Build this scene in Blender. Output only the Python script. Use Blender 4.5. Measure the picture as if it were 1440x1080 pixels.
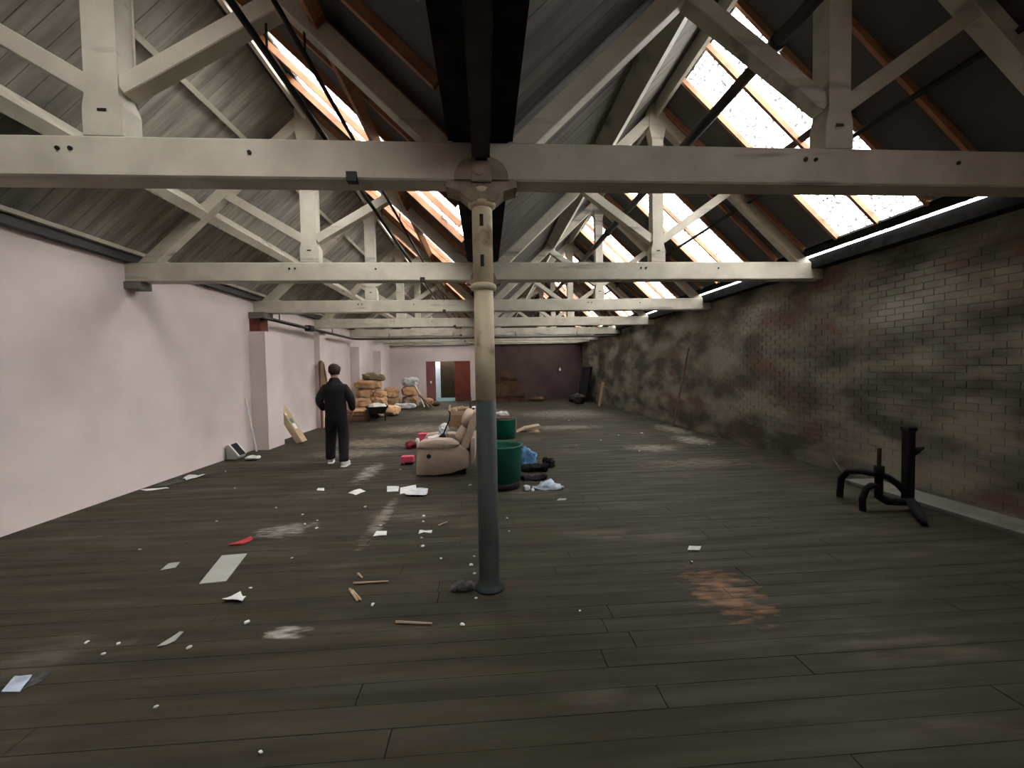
import bpy, bmesh, math, random
from mathutils import Vector, Matrix, noise

for o in list(bpy.data.objects):
    bpy.data.objects.remove(o)
S = bpy.context.scene
C = S.collection
PI = math.pi

# ------------------------------------------------------------------ camera
YAW, PITCH, ROLL, FOCAL = .0643, -.0345, -.0181, 580.0
fw = Vector((math.sin(YAW) * math.cos(PITCH), math.cos(YAW) * math.cos(PITCH), math.sin(PITCH)))
rt = Vector((math.cos(YAW), -math.sin(YAW), 0))
up = rt.cross(fw)
rt2 = math.cos(ROLL) * rt + math.sin(ROLL) * up
up2 = -math.sin(ROLL) * rt + math.cos(ROLL) * up
cd = bpy.data.cameras.new('camera')
cd.sensor_width = 36
cd.lens = FOCAL / 1440 * 36
cd.clip_start = .05
cam = bpy.data.objects.new('camera', cd)
C.objects.link(cam)
m3 = Matrix((rt2, up2, -fw)).transposed()
cam.matrix_world = Matrix.Translation((0, 0, 1.65)) @ m3.to_4x4()
S.camera = cam

# ------------------------------------------------------------------ sky and exposure
SKY = 5.0
w = bpy.data.worlds.new('overcast_sky')
S.world = w
w.use_nodes = True
bg = w.node_tree.nodes['Background']
bg.inputs[0].default_value = (1.0, .985, .95, 1)
bg.inputs[1].default_value = SKY
S.view_settings.view_transform = 'Standard'
S.view_settings.look = 'None'
S.view_settings.gamma = 1
S.view_settings.use_curve_mapping = False
S.view_settings.exposure = 2.02

# ------------------------------------------------------------------ materials
MATS = {}


def mat(name, c1, c2=None, scale=4, rough=.8, bump=0., stretch=(1, 1, 1), metal=0., lo=.35, hi=.65, spec=.3, detail=6, c3=None, scale3=1.5, lo3=.5, hi3=.62, stretch3=(1, 1, 1)):
    m = bpy.data.materials.new(name)
    m.use_nodes = True
    nt = m.node_tree
    b = nt.nodes['Principled BSDF']
    b.inputs['Roughness'].default_value = rough
    b.inputs['Metallic'].default_value = metal
    b.inputs['Specular IOR Level'].default_value = spec
    b.inputs['Base Color'].default_value = (*c1, 1)
    if c2 is not None:
        geo = nt.nodes.new('ShaderNodeNewGeometry')

        def field(sc, st, det, low, high):
            mp = nt.nodes.new('ShaderNodeMapping')
            mp.inputs['Scale'].default_value = st
            nt.links.new(geo.outputs['Position'], mp.inputs[0])
            nz = nt.nodes.new('ShaderNodeTexNoise')
            nz.inputs['Scale'].default_value = sc
            nz.inputs['Detail'].default_value = det
            nt.links.new(mp.outputs[0], nz.inputs[0])
            mr = nt.nodes.new('ShaderNodeMapRange')
            mr.inputs[1].default_value = low
            mr.inputs[2].default_value = high
            nt.links.new(nz.outputs[0], mr.inputs[0])
            return nz, mr
        nz, mr = field(scale, stretch, detail, lo, hi)
        mx = nt.nodes.new('ShaderNodeMix')
        mx.data_type = 'RGBA'
        mx.inputs[6].default_value = (*c1, 1)
        mx.inputs[7].default_value = (*c2, 1)
        nt.links.new(mr.outputs[0], mx.inputs[0])
        out = mx.outputs[2]
        if c3 is not None:
            n3, r3 = field(scale3, stretch3, 8, lo3, hi3)
            mx3 = nt.nodes.new('ShaderNodeMix')
            mx3.data_type = 'RGBA'
            nt.links.new(out, mx3.inputs[6])
            mx3.inputs[7].default_value = (*c3, 1)
            nt.links.new(r3.outputs[0], mx3.inputs[0])
            out = mx3.outputs[2]
        nt.links.new(out, b.inputs['Base Color'])
        if bump:
            bp = nt.nodes.new('ShaderNodeBump')
            bp.inputs['Strength'].default_value = bump
            bp.inputs['Distance'].default_value = .02
            nt.links.new(nz.outputs[0], bp.inputs['Height'])
            nt.links.new(bp.outputs[0], b.inputs['Normal'])
    MATS[name] = m
    return m


paint = mat('cream_paint', (.60, .565, .47), (.47, .44, .36), 3, .6, .15, (1, 1, 1), c3=(.22, .21, .19), scale3=3.0, lo3=.60, hi3=.72, stretch3=(.22, 1, 2.0))
pink = mat('pink_plaster', (.70, .60, .585), (.62, .53, .515), .9, .85, .05, c3=(.52, .42, .41), scale3=.5, lo3=.5, hi3=.75)
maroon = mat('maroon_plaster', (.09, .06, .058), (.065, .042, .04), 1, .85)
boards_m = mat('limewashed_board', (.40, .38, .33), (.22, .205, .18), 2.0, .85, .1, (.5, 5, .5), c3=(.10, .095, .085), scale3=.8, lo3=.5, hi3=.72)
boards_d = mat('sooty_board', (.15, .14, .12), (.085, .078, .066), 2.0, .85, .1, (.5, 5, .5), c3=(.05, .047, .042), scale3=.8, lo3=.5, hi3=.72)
panel_m = mat('grey_roof_sheet', (.105, .10, .097), (.07, .067, .065), 1.2, .8)
bar_m = mat('bare_pine', (.42, .21, .11), (.28, .12, .065), 3, .6, .1, (1, 8, 1))
iron = mat('dark_iron', (.02, .02, .02), (.035, .03, .027), 5, .5, .1, metal=.3)
pipe_m = mat('sooty_pipe', (.05, .042, .038), (.03, .026, .024), 4, .45, spec=.5)
colcream = mat('column_cream', (.74, .65, .47), (.64, .55, .39), 4, .55, .1, c3=(.25, .17, .10), scale3=4, lo3=.6, hi3=.72)
colblue = mat('column_blue_grey', (.056, .070, .066), (.032, .041, .040), 5, .6, .1, (1, 1, .4), c3=(.05, .055, .055), scale3=3, lo3=.55, hi3=.7)
colhead = mat('rusty_head', (.38, .32, .24), (.22, .18, .13), 8, .6, .2)
gutter_m = mat('black_gutter', (.012, .012, .012), (.03, .03, .03), 6, .8, .1, spec=.08)
mortar = mat('sooty_mortar', (.12, .11, .09), (.07, .06, .05), 6, .95, .3)
black_cloth = mat('black_cloth', (.006, .006, .007), (.012, .012, .013), 9, .9)
skin_m = mat('skin', (.55, .34, .25), (.48, .29, .21), 9, .6)
hair_m = mat('dark_hair', (.028, .014, .009), (.045, .022, .014), 30, .7)
white_m = mat('white_paper', (.80, .80, .78), (.62, .62, .60), 6, .8, .1)
plastic_w = mat('clear_white_plastic', (.68, .70, .72), (.5, .52, .54), 12, .35, .3, spec=.5)
green_m = mat('green_plastic', (.004, .13, .085), (.003, .095, .062), 3, .5, spec=.4)
beige = mat('beige_upholstery', (.50, .39, .315), (.42, .32, .255), 7, .7, .15)
red_m = mat('red_cloth', (.48, .05, .07), (.36, .03, .05), 8, .8, .2)
pinkp = mat('pink_plastic', (.72, .10, .17), (.60, .07, .13), 6, .5)
dkred = mat('dark_red_plastic', (.22, .015, .025), (.14, .01, .02), 8, .5)
blue_m = mat('blue_cloth', (.16, .38, .68), (.09, .22, .45), 12, .8, .3, lo=.42, hi=.58)
paleblue = mat('pale_blue_cloth', (.50, .58, .70), (.30, .36, .46), 9, .8, .3, lo=.45, hi=.6)
cardboard = mat('cardboard', (.48, .36, .235), (.38, .275, .175), 3, .85, .1)
card_dark = mat('brown_cardboard', (.13, .07, .04), (.07, .04, .025), 3, .85, .1)
sack_m = mat('tan_sack', (.56, .355, .20), (.44, .26, .14), 5, .85, .3)
sack_g = mat('olive_sack', (.24, .20, .11), (.16, .13, .07), 5, .85, .3)
sack_w = mat('grey_white_sack', (.58, .60, .60), (.42, .43, .43), 6, .7, .3)
sack_b = mat('brown_sack', (.36, .22, .14), (.25, .15, .09), 6, .85, .3)
wood_l = mat('pale_wood', (.50, .39, .27), (.38, .28, .18), 5, .7, .1, (1, 6, 1))
wood_d = mat('brown_wood', (.22, .12, .075), (.14, .075, .05), 4, .7, .1, (4, 4, .5))
door_m = mat('maroon_door', (.145, .025, .012), (.11, .018, .009), 2, .45, spec=.4)
doorl_m = mat('mauve_door', (.22, .09, .085), (.18, .07, .065), 2, .6)
teal = mat('teal_floor', (.10, .19, .185), (.07, .14, .14), 3, .6)
brownwall = mat('brown_wall', (.055, .032, .014), (.045, .026, .012), 2, .7)
whitewall = mat('white_wall', (.8, .84, .9), (.74, .78, .85), 2, .8)
grey_m = mat('grey_board', (.40, .40, .37), (.34, .34, .31), 5, .7)
concrete = mat('dusty_concrete', (.19, .18, .16), (.13, .12, .105), 4, .9, .2)
rag_m = mat('dark_rag', (.09, .09, .085), (.03, .03, .028), 20, .9, .4)
rubble_m = mat('white_rubble', (.66, .64, .60), (.45, .43, .40), 9, .9, .4)
brickred = mat('brick_red', (.16, .05, .035), (.08, .025, .02), 8, .9, .3)
olive_m = mat('olive_brown', (.05, .035, .012), (.035, .025, .01), 6, .8)


def brick_material():
    m = mat('whitewashed_brick', (.075, .065, .052), (.26, .24, .19), 1.5, .9, .25, (1, .55, 1.3), lo=.40, hi=.62,
            c3=(.15, .095, .07), scale3=1.6, lo3=.56, hi3=.68, stretch3=(1, .6, 1.2))
    return m


brick_m = brick_material()


def floor_material():
    m = bpy.data.materials.new('worn_dark_floorboards')
    m.use_nodes = True
    nt = m.node_tree
    N = nt.nodes.new
    L = nt.links.new
    b = nt.nodes['Principled BSDF']
    geo = N('ShaderNodeNewGeometry')
    sep = N('ShaderNodeSeparateXYZ')
    L(geo.outputs['Position'], sep.inputs[0])

    def nz(scale, st, det=6):
        mp = N('ShaderNodeMapping')
        mp.inputs['Scale'].default_value = st
        L(geo.outputs['Position'], mp.inputs[0])
        t = N('ShaderNodeTexNoise')
        t.inputs['Scale'].default_value = scale
        t.inputs['Detail'].default_value = det
        L(mp.outputs[0], t.inputs[0])
        return t.outputs[0]

    def rng(sock, lo, hi, a=0, bb=1):
        r = N('ShaderNodeMapRange')
        r.inputs[1].default_value = lo
        r.inputs[2].default_value = hi
        r.inputs[3].default_value = a
        r.inputs[4].default_value = bb
        L(sock, r.inputs[0])
        return r.outputs[0]

    def mth(op, a, bb):
        t = N('ShaderNodeMath')
        t.operation = op
        for i, s in enumerate((a, bb)):
            if isinstance(s, (int, float)):
                t.inputs[i].default_value = s
            else:
                L(s, t.inputs[i])
        return t.outputs[0]

    def mix(fac, a, bb):
        t = N('ShaderNodeMix')
        t.data_type = 'RGBA'
        L(fac, t.inputs[0])
        if isinstance(a, tuple):
            t.inputs[6].default_value = (*a, 1)
        else:
            L(a, t.inputs[6])
        t.inputs[7].default_value = (*bb, 1)
        return t.outputs[2]
    base = mix(rng(nz(2.5, (.25, 3, 1)), .35, .65), (.046, .039, .025), (.027, .023, .015))
    # dust trodden into the boards, in patches stretched along the boards
    dust = mth('MULTIPLY', rng(nz(1.1, (.55, 1.3, 1), 9), .55, .75), rng(nz(7, (.4, 2, 1), 6), .35, .65))
    base = mix(mth('MULTIPLY', dust, .45), base, (.25, .22, .18))
    # a few chalky scuffs at their places
    for (x, y, rx, ry, col, k) in [(-2.12, 4.45, .30, .22, (.42, .40, .35), .55), (-1.30, 2.66, .16, .07, (.50, .48, .42), .8),
                                   (-1.95, 6.9, .18, .7, (.45, .42, .36), .6), (-1.2, 4.7, .09, .9, (.42, .36, .30), .45),
                                   (1.72, 2.85, .27, .38, (.30, .16, .085), .75), (4.6, 9.0, .4, .7, (.40, .38, .33), .7),
                                   (3.4, 8.2, .6, .4, (.36, .33, .28), .6), (-2.8, 8.6, .9, .5, (.36, .31, .26), .5),
                                   (2.2, 11.5, 1.2, .5, (.34, .30, .25), .6), (-2.0, 12.0, 1.3, 1.0, (.34, .29, .23), .6),
                                   (-1.0, 16.5, 2.4, 1.6, (.32, .27, .21), .6), (2.8, 15.0, 1.8, 1.6, (.32, .28, .22), .6), (-2.6, 9.8, 1.3, .7, (.34, .28, .22), .55), (4.9, 10.6, .35, 1.0, (.40, .37, .31), .7), (3.6, 6.8, 1.0, .4, (.22, .19, .15), .5)]:
        dx = mth('DIVIDE', mth('SUBTRACT', sep.outputs[0], x), rx)
        dy = mth('DIVIDE', mth('SUBTRACT', sep.outputs[1], y), ry)
        d = mth('ADD', mth('MULTIPLY', dx, dx), mth('MULTIPLY', dy, dy))
        d2 = mth('ADD', d, mth('MULTIPLY', nz(7, (.8, 2.6, 1), 8), 5.0))
        f = mth('MULTIPLY', rng(d2, 2.1, 3.4, 1, 0), k)
        base = mix(f, base, col)
    L(base, b.inputs['Base Color'])
    L(rng(nz(3, (.3, 3, 1)), .3, .7, .55, .85), b.inputs['Roughness'])
    b.inputs['Specular IOR Level'].default_value = .2
    bp = N('ShaderNodeBump')
    bp.inputs['Strength'].default_value = .25
    bp.inputs['Distance'].default_value = .01
    L(nz(6, (.3, 5, 1)), bp.inputs['Height'])
    L(bp.outputs[0], b.inputs['Normal'])
    return m


floor_m = floor_material()


def glass_material():
    m = bpy.data.materials.new('mottled_roof_glass')
    m.use_nodes = True
    nt = m.node_tree
    nt.nodes.remove(nt.nodes['Principled BSDF'])
    N = nt.nodes.new
    L = nt.links.new
    out = nt.nodes['Material Output']
    geo = N('ShaderNodeNewGeometry')
    t = N('ShaderNodeTexNoise')
    t.inputs['Scale'].default_value = 22
    t.inputs['Detail'].default_value = 5
    L(geo.outputs['Position'], t.inputs[0])
    cr = N('ShaderNodeMapRange')
    cr.inputs[1].default_value = .39
    cr.inputs[2].default_value = .48
    cr.inputs[3].default_value = .17
    cr.inputs[4].default_value = .96
    L(t.outputs[0], cr.inputs[0])
    cc = N('ShaderNodeCombineColor')
    for i in range(3):
        L(cr.outputs[0], cc.inputs[i])
    tr = N('ShaderNodeBsdfTransparent')
    L(cc.outputs[0], tr.inputs[0])
    gl = N('ShaderNodeBsdfPrincipled')
    gl.inputs['Base Color'].default_value = (.5, .52, .52, 1)
    gl.inputs['Roughness'].default_value = .35
    mx = N('ShaderNodeMixShader')
    mx.inputs[0].default_value = .12
    L(tr.outputs[0], mx.inputs[1])
    L(gl.outputs[0], mx.inputs[2])
    L(mx.outputs[0], out.inputs[0])
    return m


glass_m = glass_material()


# ------------------------------------------------------------------ helpers
def link(name, me, m=None, parent=None, loc=None):
    o = bpy.data.objects.new(name, me)
    C.objects.link(o)
    if m is not None and me is not None and not me.materials:
        me.materials.append(m)
    if parent is not None:
        o.parent = parent
    if loc is not None:
        o.location = loc
    return o


def tag(o, label, cat, group=None):
    o['label'] = label
    o['category'] = cat
    if group:
        o['group'] = group
    return o


def thing(name, label, cat, loc=(0, 0, 0), rz=0, group=None):
    o = bpy.data.objects.new(name, None)
    C.objects.link(o)
    o.empty_display_size = .1
    o.location = loc
    o.rotation_euler = (0, 0, rz)
    return tag(o, label, cat, group)


def finish(bm, smooth=False):
    bmesh.ops.recalc_face_normals(bm, faces=bm.faces)
    me = bpy.data.meshes.new('mesh')
    bm.to_mesh(me)
    bm.free()
    if smooth:
        for p in me.polygons:
            p.use_smooth = True
    return me


def obj(name, bm, m, parent=None, smooth=False, loc=None):
    return link(name, finish(bm, smooth), m, parent, loc)


def struct(o):
    o['kind'] = 'structure'
    return o


def box(bm, x0, x1, y0, y1, z0, z1):
    r = bmesh.ops.create_cube(bm, size=1)
    bmesh.ops.scale(bm, verts=r['verts'], vec=(abs(x1 - x0), abs(y1 - y0), abs(z1 - z0)))
    bmesh.ops.translate(bm, verts=r['verts'], vec=((x0 + x1) / 2, (y0 + y1) / 2, (z0 + z1) / 2))
    return r['verts']


def B(*a):
    bm = bmesh.new()
    box(bm, *a)
    return bm


def bev(bm, w=.01, seg=2):
    bmesh.ops.bevel(bm, geom=list(bm.edges), offset=w, segments=seg, profile=.6, affect='EDGES')
    return bm


def prism(bm, poly, y0, y1, axis='y'):
    """extrude an (a, b) outline: axis y -> (x, z) outline, z -> (x, y), x -> (y, z)"""
    def P(a, b, t):
        return {'y': (a, t, b), 'z': (a, b, t), 'x': (t, a, b)}[axis]
    v0 = [bm.verts.new(P(a, b, y0)) for a, b in poly]
    v1 = [bm.verts.new(P(a, b, y1)) for a, b in poly]
    n = len(poly)
    bm.faces.new(v0)
    bm.faces.new(v1[::-1])
    for i in range(n):
        bm.faces.new((v0[i], v0[(i + 1) % n], v1[(i + 1) % n], v1[i]))
    return bm


def tube(bm, pts, r, n=10, cap=True):
    pts = [Vector(p) for p in pts]
    rings = []
    rr = r if isinstance(r, (list, tuple)) else [r] * len(pts)
    u = None
    for i, p in enumerate(pts):
        if i == 0:
            d = pts[1] - p
        elif i == len(pts) - 1:
            d = p - pts[i - 1]
        else:
            d = (pts[i + 1] - p).normalized() + (p - pts[i - 1]).normalized()
        d.normalize()
        if u is None:
            a = Vector((0, 0, 1)) if abs(d.z) < .9 else Vector((1, 0, 0))
            u = d.cross(a).normalized()
        else:
            u = (u - d * u.dot(d)).normalized()
        v = d.cross(u)
        rings.append([bm.verts.new(p + (u * math.cos(2 * PI * k / n) + v * math.sin(2 * PI * k / n)) * rr[i]) for k in range(n)])
    for i in range(len(rings) - 1):
        for k in range(n):
            bm.faces.new((rings[i][k], rings[i][(k + 1) % n], rings[i + 1][(k + 1) % n], rings[i + 1][k]))
    if cap:
        bm.faces.new(rings[0][::-1])
        bm.faces.new(rings[-1])
    return bm


def lathe(bm, prof, n=24, closed_bottom=True, closed_top=True):
    rings = [[bm.verts.new((r * math.cos(2 * PI * k / n), r * math.sin(2 * PI * k / n), z)) for k in range(n)] for r, z in prof]
    for i in range(len(rings) - 1):
        for k in range(n):
            bm.faces.new((rings[i][k], rings[i][(k + 1) % n], rings[i + 1][(k + 1) % n], rings[i + 1][k]))
    if closed_bottom:
        bm.faces.new(rings[0][::-1])
    if closed_top:
        bm.faces.new(rings[-1])
    return bm


def blob(dims, p=.6, rough=.03, fr=4., seed=0, sub=3, flat=None):
    """a stuffed, creased lump: a cube sphere pulled towards a box, then crumpled"""
    bm = bmesh.new()
    bmesh.ops.create_cube(bm, size=2)
    bmesh.ops.subdivide_edges(bm, edges=bm.edges[:], cuts=2 ** sub - 1, use_grid_fill=True)
    off = Vector((seed * 7.3, seed * 3.1, seed * 1.7))
    for v in bm.verts:
        n = v.co.normalized()
        q = Vector([math.copysign(abs(c) ** p, c) for c in n])
        q = Vector((q.x * dims[0] / 2, q.y * dims[1] / 2, q.z * dims[2] / 2))
        q += n * rough * noise.noise(q * fr + off)
        q += n * rough * .5 * noise.noise(q * fr * 2.7 + off)
        if flat is not None:
            q.z = max(q.z, flat)
        v.co = q
    zmin = min(v.co.z for v in bm.verts)
    for v in bm.verts:
        v.co.z -= zmin
    return bm


def copy_tree(o, parent=None):
    c = o.copy()
    C.objects.link(c)
    c.parent = parent
    for ch in list(o.children):
        copy_tree(ch, c)
    return c


ORD = ['nearest the camera', 'second from the camera', 'third from the camera', 'fourth from the camera', 'fifth from the camera', 'sixth from the camera']

# ------------------------------------------------------------------ dimensions
XL, XR = -5.08, 5.37
YB, YE = -3.6, 22.55
TY = [2.99 + 3.26 * k for k in range(6)]
ZB, ZT = 3.0, 3.27
ML, MR = -2.53, 2.70
SL = .945
COS = 1 / math.sqrt(1 + SL * SL)
RZ = {('L', -1): lambda x: 7.97 + SL * x, ('L', 1): lambda x: 3.18 - SL * x,
      ('R', -1): lambda x: 3.18 + SL * x, ('R', 1): lambda x: 8.25 - SL * x}

# ------------------------------------------------------------------ floor
bm = bmesh.new()
box(bm, XL - .3, XR + .4, YB, 1.30, -.15, 0)
box(bm, XL - .3, XR + .4, 1.30, 7.18, -.15, -.022)
box(bm, XL - .3, XR + .4, 7.18, YE + .3, -.15, 0)
floor = struct(obj('floor', bm, floor_m))
random.seed(4)
PW = .147
rows = int(5.88 / PW)
lens = [2.4, 3.0, 3.6]
plank_me = []
for ln in lens:
    bm = B(0, ln - .004, 0, PW - .0018, -.02, 0)
    bmesh.ops.bevel(bm, geom=[e for e in bm.edges if all(v.co.z > -.001 for v in e.verts)], offset=.0015, segments=1, affect='EDGES')
    plank_me.append(finish(bm))
for i in range(rows):
    x = XL - random.random() * 2.2 - .05
    y = 1.302 + i * PW
    while x < XR:
        k = random.randrange(3)
        o = link('plank', plank_me[k], floor_m, floor, (x, y, random.uniform(-.0012, .0)))
        x += lens[k]

# ------------------------------------------------------------------ walls
wl = struct(obj('wall_left', B(XL - .35, XL, YB, YE, 0, 3.62), pink))
# brick pilaster under the third truss, plaster stopping short of the bearing
pil = obj('pilaster', B(XL, -4.74, 9.28, 9.98, 0, 2.58), pink, wl)
obj('pilaster_head', B(XL, -4.86, 9.33, 9.66, 2.58, 2.995), brickred, wl)
obj('bearing_pad', B(XL - .01, -4.76, 9.30, 9.70, 2.87, 2.998), concrete, wl)
for k, (yy, dx) in enumerate([(12.7, .16), (15.95, .34), (19.2, .34)]):
    obj('pilaster', B(XL, XL + dx, yy, yy + .5, 0, 2.62 if k else 2.9), pink, wl)
obj('bearing_pad', B(XL, -4.88, 6.22, 6.46, 2.90, 2.998), concrete, wl)

# end wall, pink on the left of the columns and maroon on the right, with the doorway
DX0, DX1, DZ = -3.18, -.81, 2.18
bm = bmesh.new()
box(bm, XL - .3, DX0, YE, YE + .3, 0, 6.2)
box(bm, DX1, .0, YE, YE + .3, 0, 6.2)
box(bm, DX0, DX1, YE, YE + .3, DZ, 6.2)
we = struct(obj('wall_end', bm, pink))
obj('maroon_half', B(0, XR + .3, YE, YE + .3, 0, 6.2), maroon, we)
struct(obj('wall_back', B(XL - .3, XR + .3, YB - .3, YB, 0, 6.2), pink))

# right wall: mortar bed with bricks
wr = struct(obj('wall_right', B(XR + .003, XR + .42, YB, YE, 0, 3.40), brick_m))
random.seed(9)
CH, BL = .0845, .235
NB = []
for c in range(40):
    z = .003 + c * CH
    off = 0 if c % 2 else BL / 2
    n = int((YE - YB) / BL)
    for j in range(n):
        y = YB + off + j * BL
        if y + BL > YE:
            continue
        NB.append((y, z))
near = sorted([q for q in NB if q[0] > 3.55], key=lambda q: (round(q[0], 1), q[1]))[:300]
nearset = set(near)
bm = B(-.001, .03, 0, BL - .004, 0, CH - .004)
bmesh.ops.bevel(bm, geom=[e for e in bm.edges if all(v.co.x < 0 for v in e.verts)], offset=.003, segments=1, affect='EDGES')
brick_me = finish(bm)
for y, z in near:
    link('brick', brick_me, brick_m, wr, (XR - random.uniform(0, .005), y, z))
V, F = [], []
for y, z in NB:
    if (y, z) in nearset:
        continue
    x = XR - random.uniform(0, .005)
    i = len(V)
    h, l, e = CH - .004, BL - .004, .003
    V += [(x + .03, y, z), (x + .03, y + l, z), (x + .03, y + l, z + h), (x + .03, y, z + h),
          (x, y + e, z + e), (x, y + l - e, z + e), (x, y + l - e, z + h - e), (x, y + e, z + h - e)]
    F += [(i + 4, i + 7, i + 6, i + 5)] + [(i + a, i + (a + 1) % 4, i + 4 + (a + 1) % 4, i + 4 + a) for a in range(4)]
me = bpy.data.meshes.new('bricks')
me.from_pydata(V, [], F)
o = link('brickwork', me, brick_m, wr)
o['kind'] = 'stuff'

# kerb along the foot of the brick wall, and parapet gutter
o = struct(obj('trim_1', bev(B(4.93, XR - .012, 1.2, 5.35, 0, .055), .008), concrete))
struct(obj('trim_2', B(5.172, XR + .05, YB, YE, 3.16, 3.33), gutter_m))
bm = bmesh.new()
prism(bm, [(5.045, 3.46), (5.132, 3.38), (5.117, 3.35), (5.03, 3.43)], YB, YE, 'y')
struct(obj('trim_7', bm, gutter_m))
# eaves plate and dark gutter board on the left wall
struct(obj('trim_3', B(XL + .005, XL + .10, YB, YE, 3.275, 3.385), panel_m))
struct(obj('trim_4', B(XL + .005, XL + .16, YB, YE, 3.39, 3.455), paint))
# lobby behind the doorway
LY = YE + 3.0
lb = struct(obj('wall_lobby', B(-4.2, -2.735, LY, LY + .1, 0, 2.6), whitewall))
obj('lobby_panel', B(-2.735, .6, LY - .06, LY + .1, 0, 2.6), brownwall, lb)
obj('lobby_light_lid', B(-4.3, .7, YE + .3, LY - .42, 2.6, 2.7), whitewall, lb)  # unseen lid, added to dim the lobby; rear slit still admits daylight
obj('lobby_floor', B(-4.2, .6, YE + .0, LY, -.05, .008), teal, lb)
obj('lobby_side', B(-4.3, -4.2, YE + .3, LY + .1, 0, 2.6), whitewall, lb)
obj('lobby_side', B(.6, .7, YE + .3, LY + .1, 0, 2.6), brownwall, lb)
# doors
d1 = struct(obj('door_1', B(DX0 + .02, -2.69, YE + .05, YE + .10, .01, DZ - .02), doorl_m))
obj('door_handle', bev(B(-2.98, -2.90, YE + .0, YE + .05, 1.0, 1.12), .008), white_m, d1)
d2 = struct(link('door_2', finish(B(-.82, 0, -.025, .025, .01, DZ - .02)), door_m))
d2.location = (DX1 - .02, YE + .0, 0)
d2.rotation_euler = (0, 0, math.radians(8))
obj('hinge', B(-.02, .01, -.035, -.025, .3, .42), iron, d2)
obj('hinge', B(-.02, .01, -.035, -.025, 1.7, 1.82), iron, d2)
bm = bmesh.new()
box(bm, DX0, DX0 + .025, YE - .012, YE + .3, 0, DZ)
box(bm, DX1 - .015, DX1 + .03, YE + .03, YE + .3, 0, DZ)
box(bm, DX0, DX1, YE + .03, YE + .3, DZ - .018, DZ)
struct(obj('trim_5', bm, doorl_m))

# ------------------------------------------------------------------ roof
ceil = {}
for side, s, lab in (('L', -1, 0), ('L', 1, 1), ('R', -1, 2), ('R', 1, 3)):
    e = bpy.data.objects.new('ceiling', None)
    C.objects.link(e)
    e.empty_display_size = .1
    struct(e)
    ceil[side, s] = e
random.seed(2)


def slope_box(bm, side, s, xa, xb, y0, y1, t0, t1):
    """slab on a roof slope between plan positions xa..xb; t = height above the slope, along the normal"""
    f = RZ[side, s]
    n = Vector((-s * -SL, 0, 1)).normalized() if s == 1 else Vector((-SL, 0, 1)).normalized()
    A, D = Vector((xa, 0, f(xa))), Vector((xb, 0, f(xb)))
    p = [A + n * t0, D + n * t0, D + n * t1, A + n * t1]
    prism(bm, [(q.x, q.z) for q in p], y0, y1, 'y')


BW = .152
for side in 'LR':
    s = -1
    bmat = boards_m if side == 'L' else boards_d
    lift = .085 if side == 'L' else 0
    mid = ML if side == 'L' else MR
    xa = (XL - .12) if side == 'L' else .13
    bm = bmesh.new()
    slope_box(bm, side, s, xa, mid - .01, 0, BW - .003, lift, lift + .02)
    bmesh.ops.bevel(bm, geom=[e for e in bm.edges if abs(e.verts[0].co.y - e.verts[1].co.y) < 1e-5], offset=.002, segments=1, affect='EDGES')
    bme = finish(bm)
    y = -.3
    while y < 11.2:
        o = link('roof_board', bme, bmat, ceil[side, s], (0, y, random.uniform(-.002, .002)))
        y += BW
    ys = y
    bm = bmesh.new()
    yy = ys
    while yy < YE:
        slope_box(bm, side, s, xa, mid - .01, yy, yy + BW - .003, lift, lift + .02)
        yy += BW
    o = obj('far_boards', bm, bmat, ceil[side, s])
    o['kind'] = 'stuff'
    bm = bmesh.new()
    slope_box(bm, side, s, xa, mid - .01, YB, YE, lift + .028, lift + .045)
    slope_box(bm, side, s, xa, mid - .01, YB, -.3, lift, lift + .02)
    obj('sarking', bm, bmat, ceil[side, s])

# glazed slopes: opaque sheets and, two bays in five, glass
PITCHY = .61
win = 0
xs_break = {'L': (ML + .06, ML + 1.28, ML + 2.0, -.10), 'R': (MR + .06, MR + 1.30, MR + 1.95, 5.07)}
panel_cache = {}


def cached(key, build, smooth=False):
    if key not in panel_cache:
        panel_cache[key] = finish(build(), smooth)
    return panel_cache[key]


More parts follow.
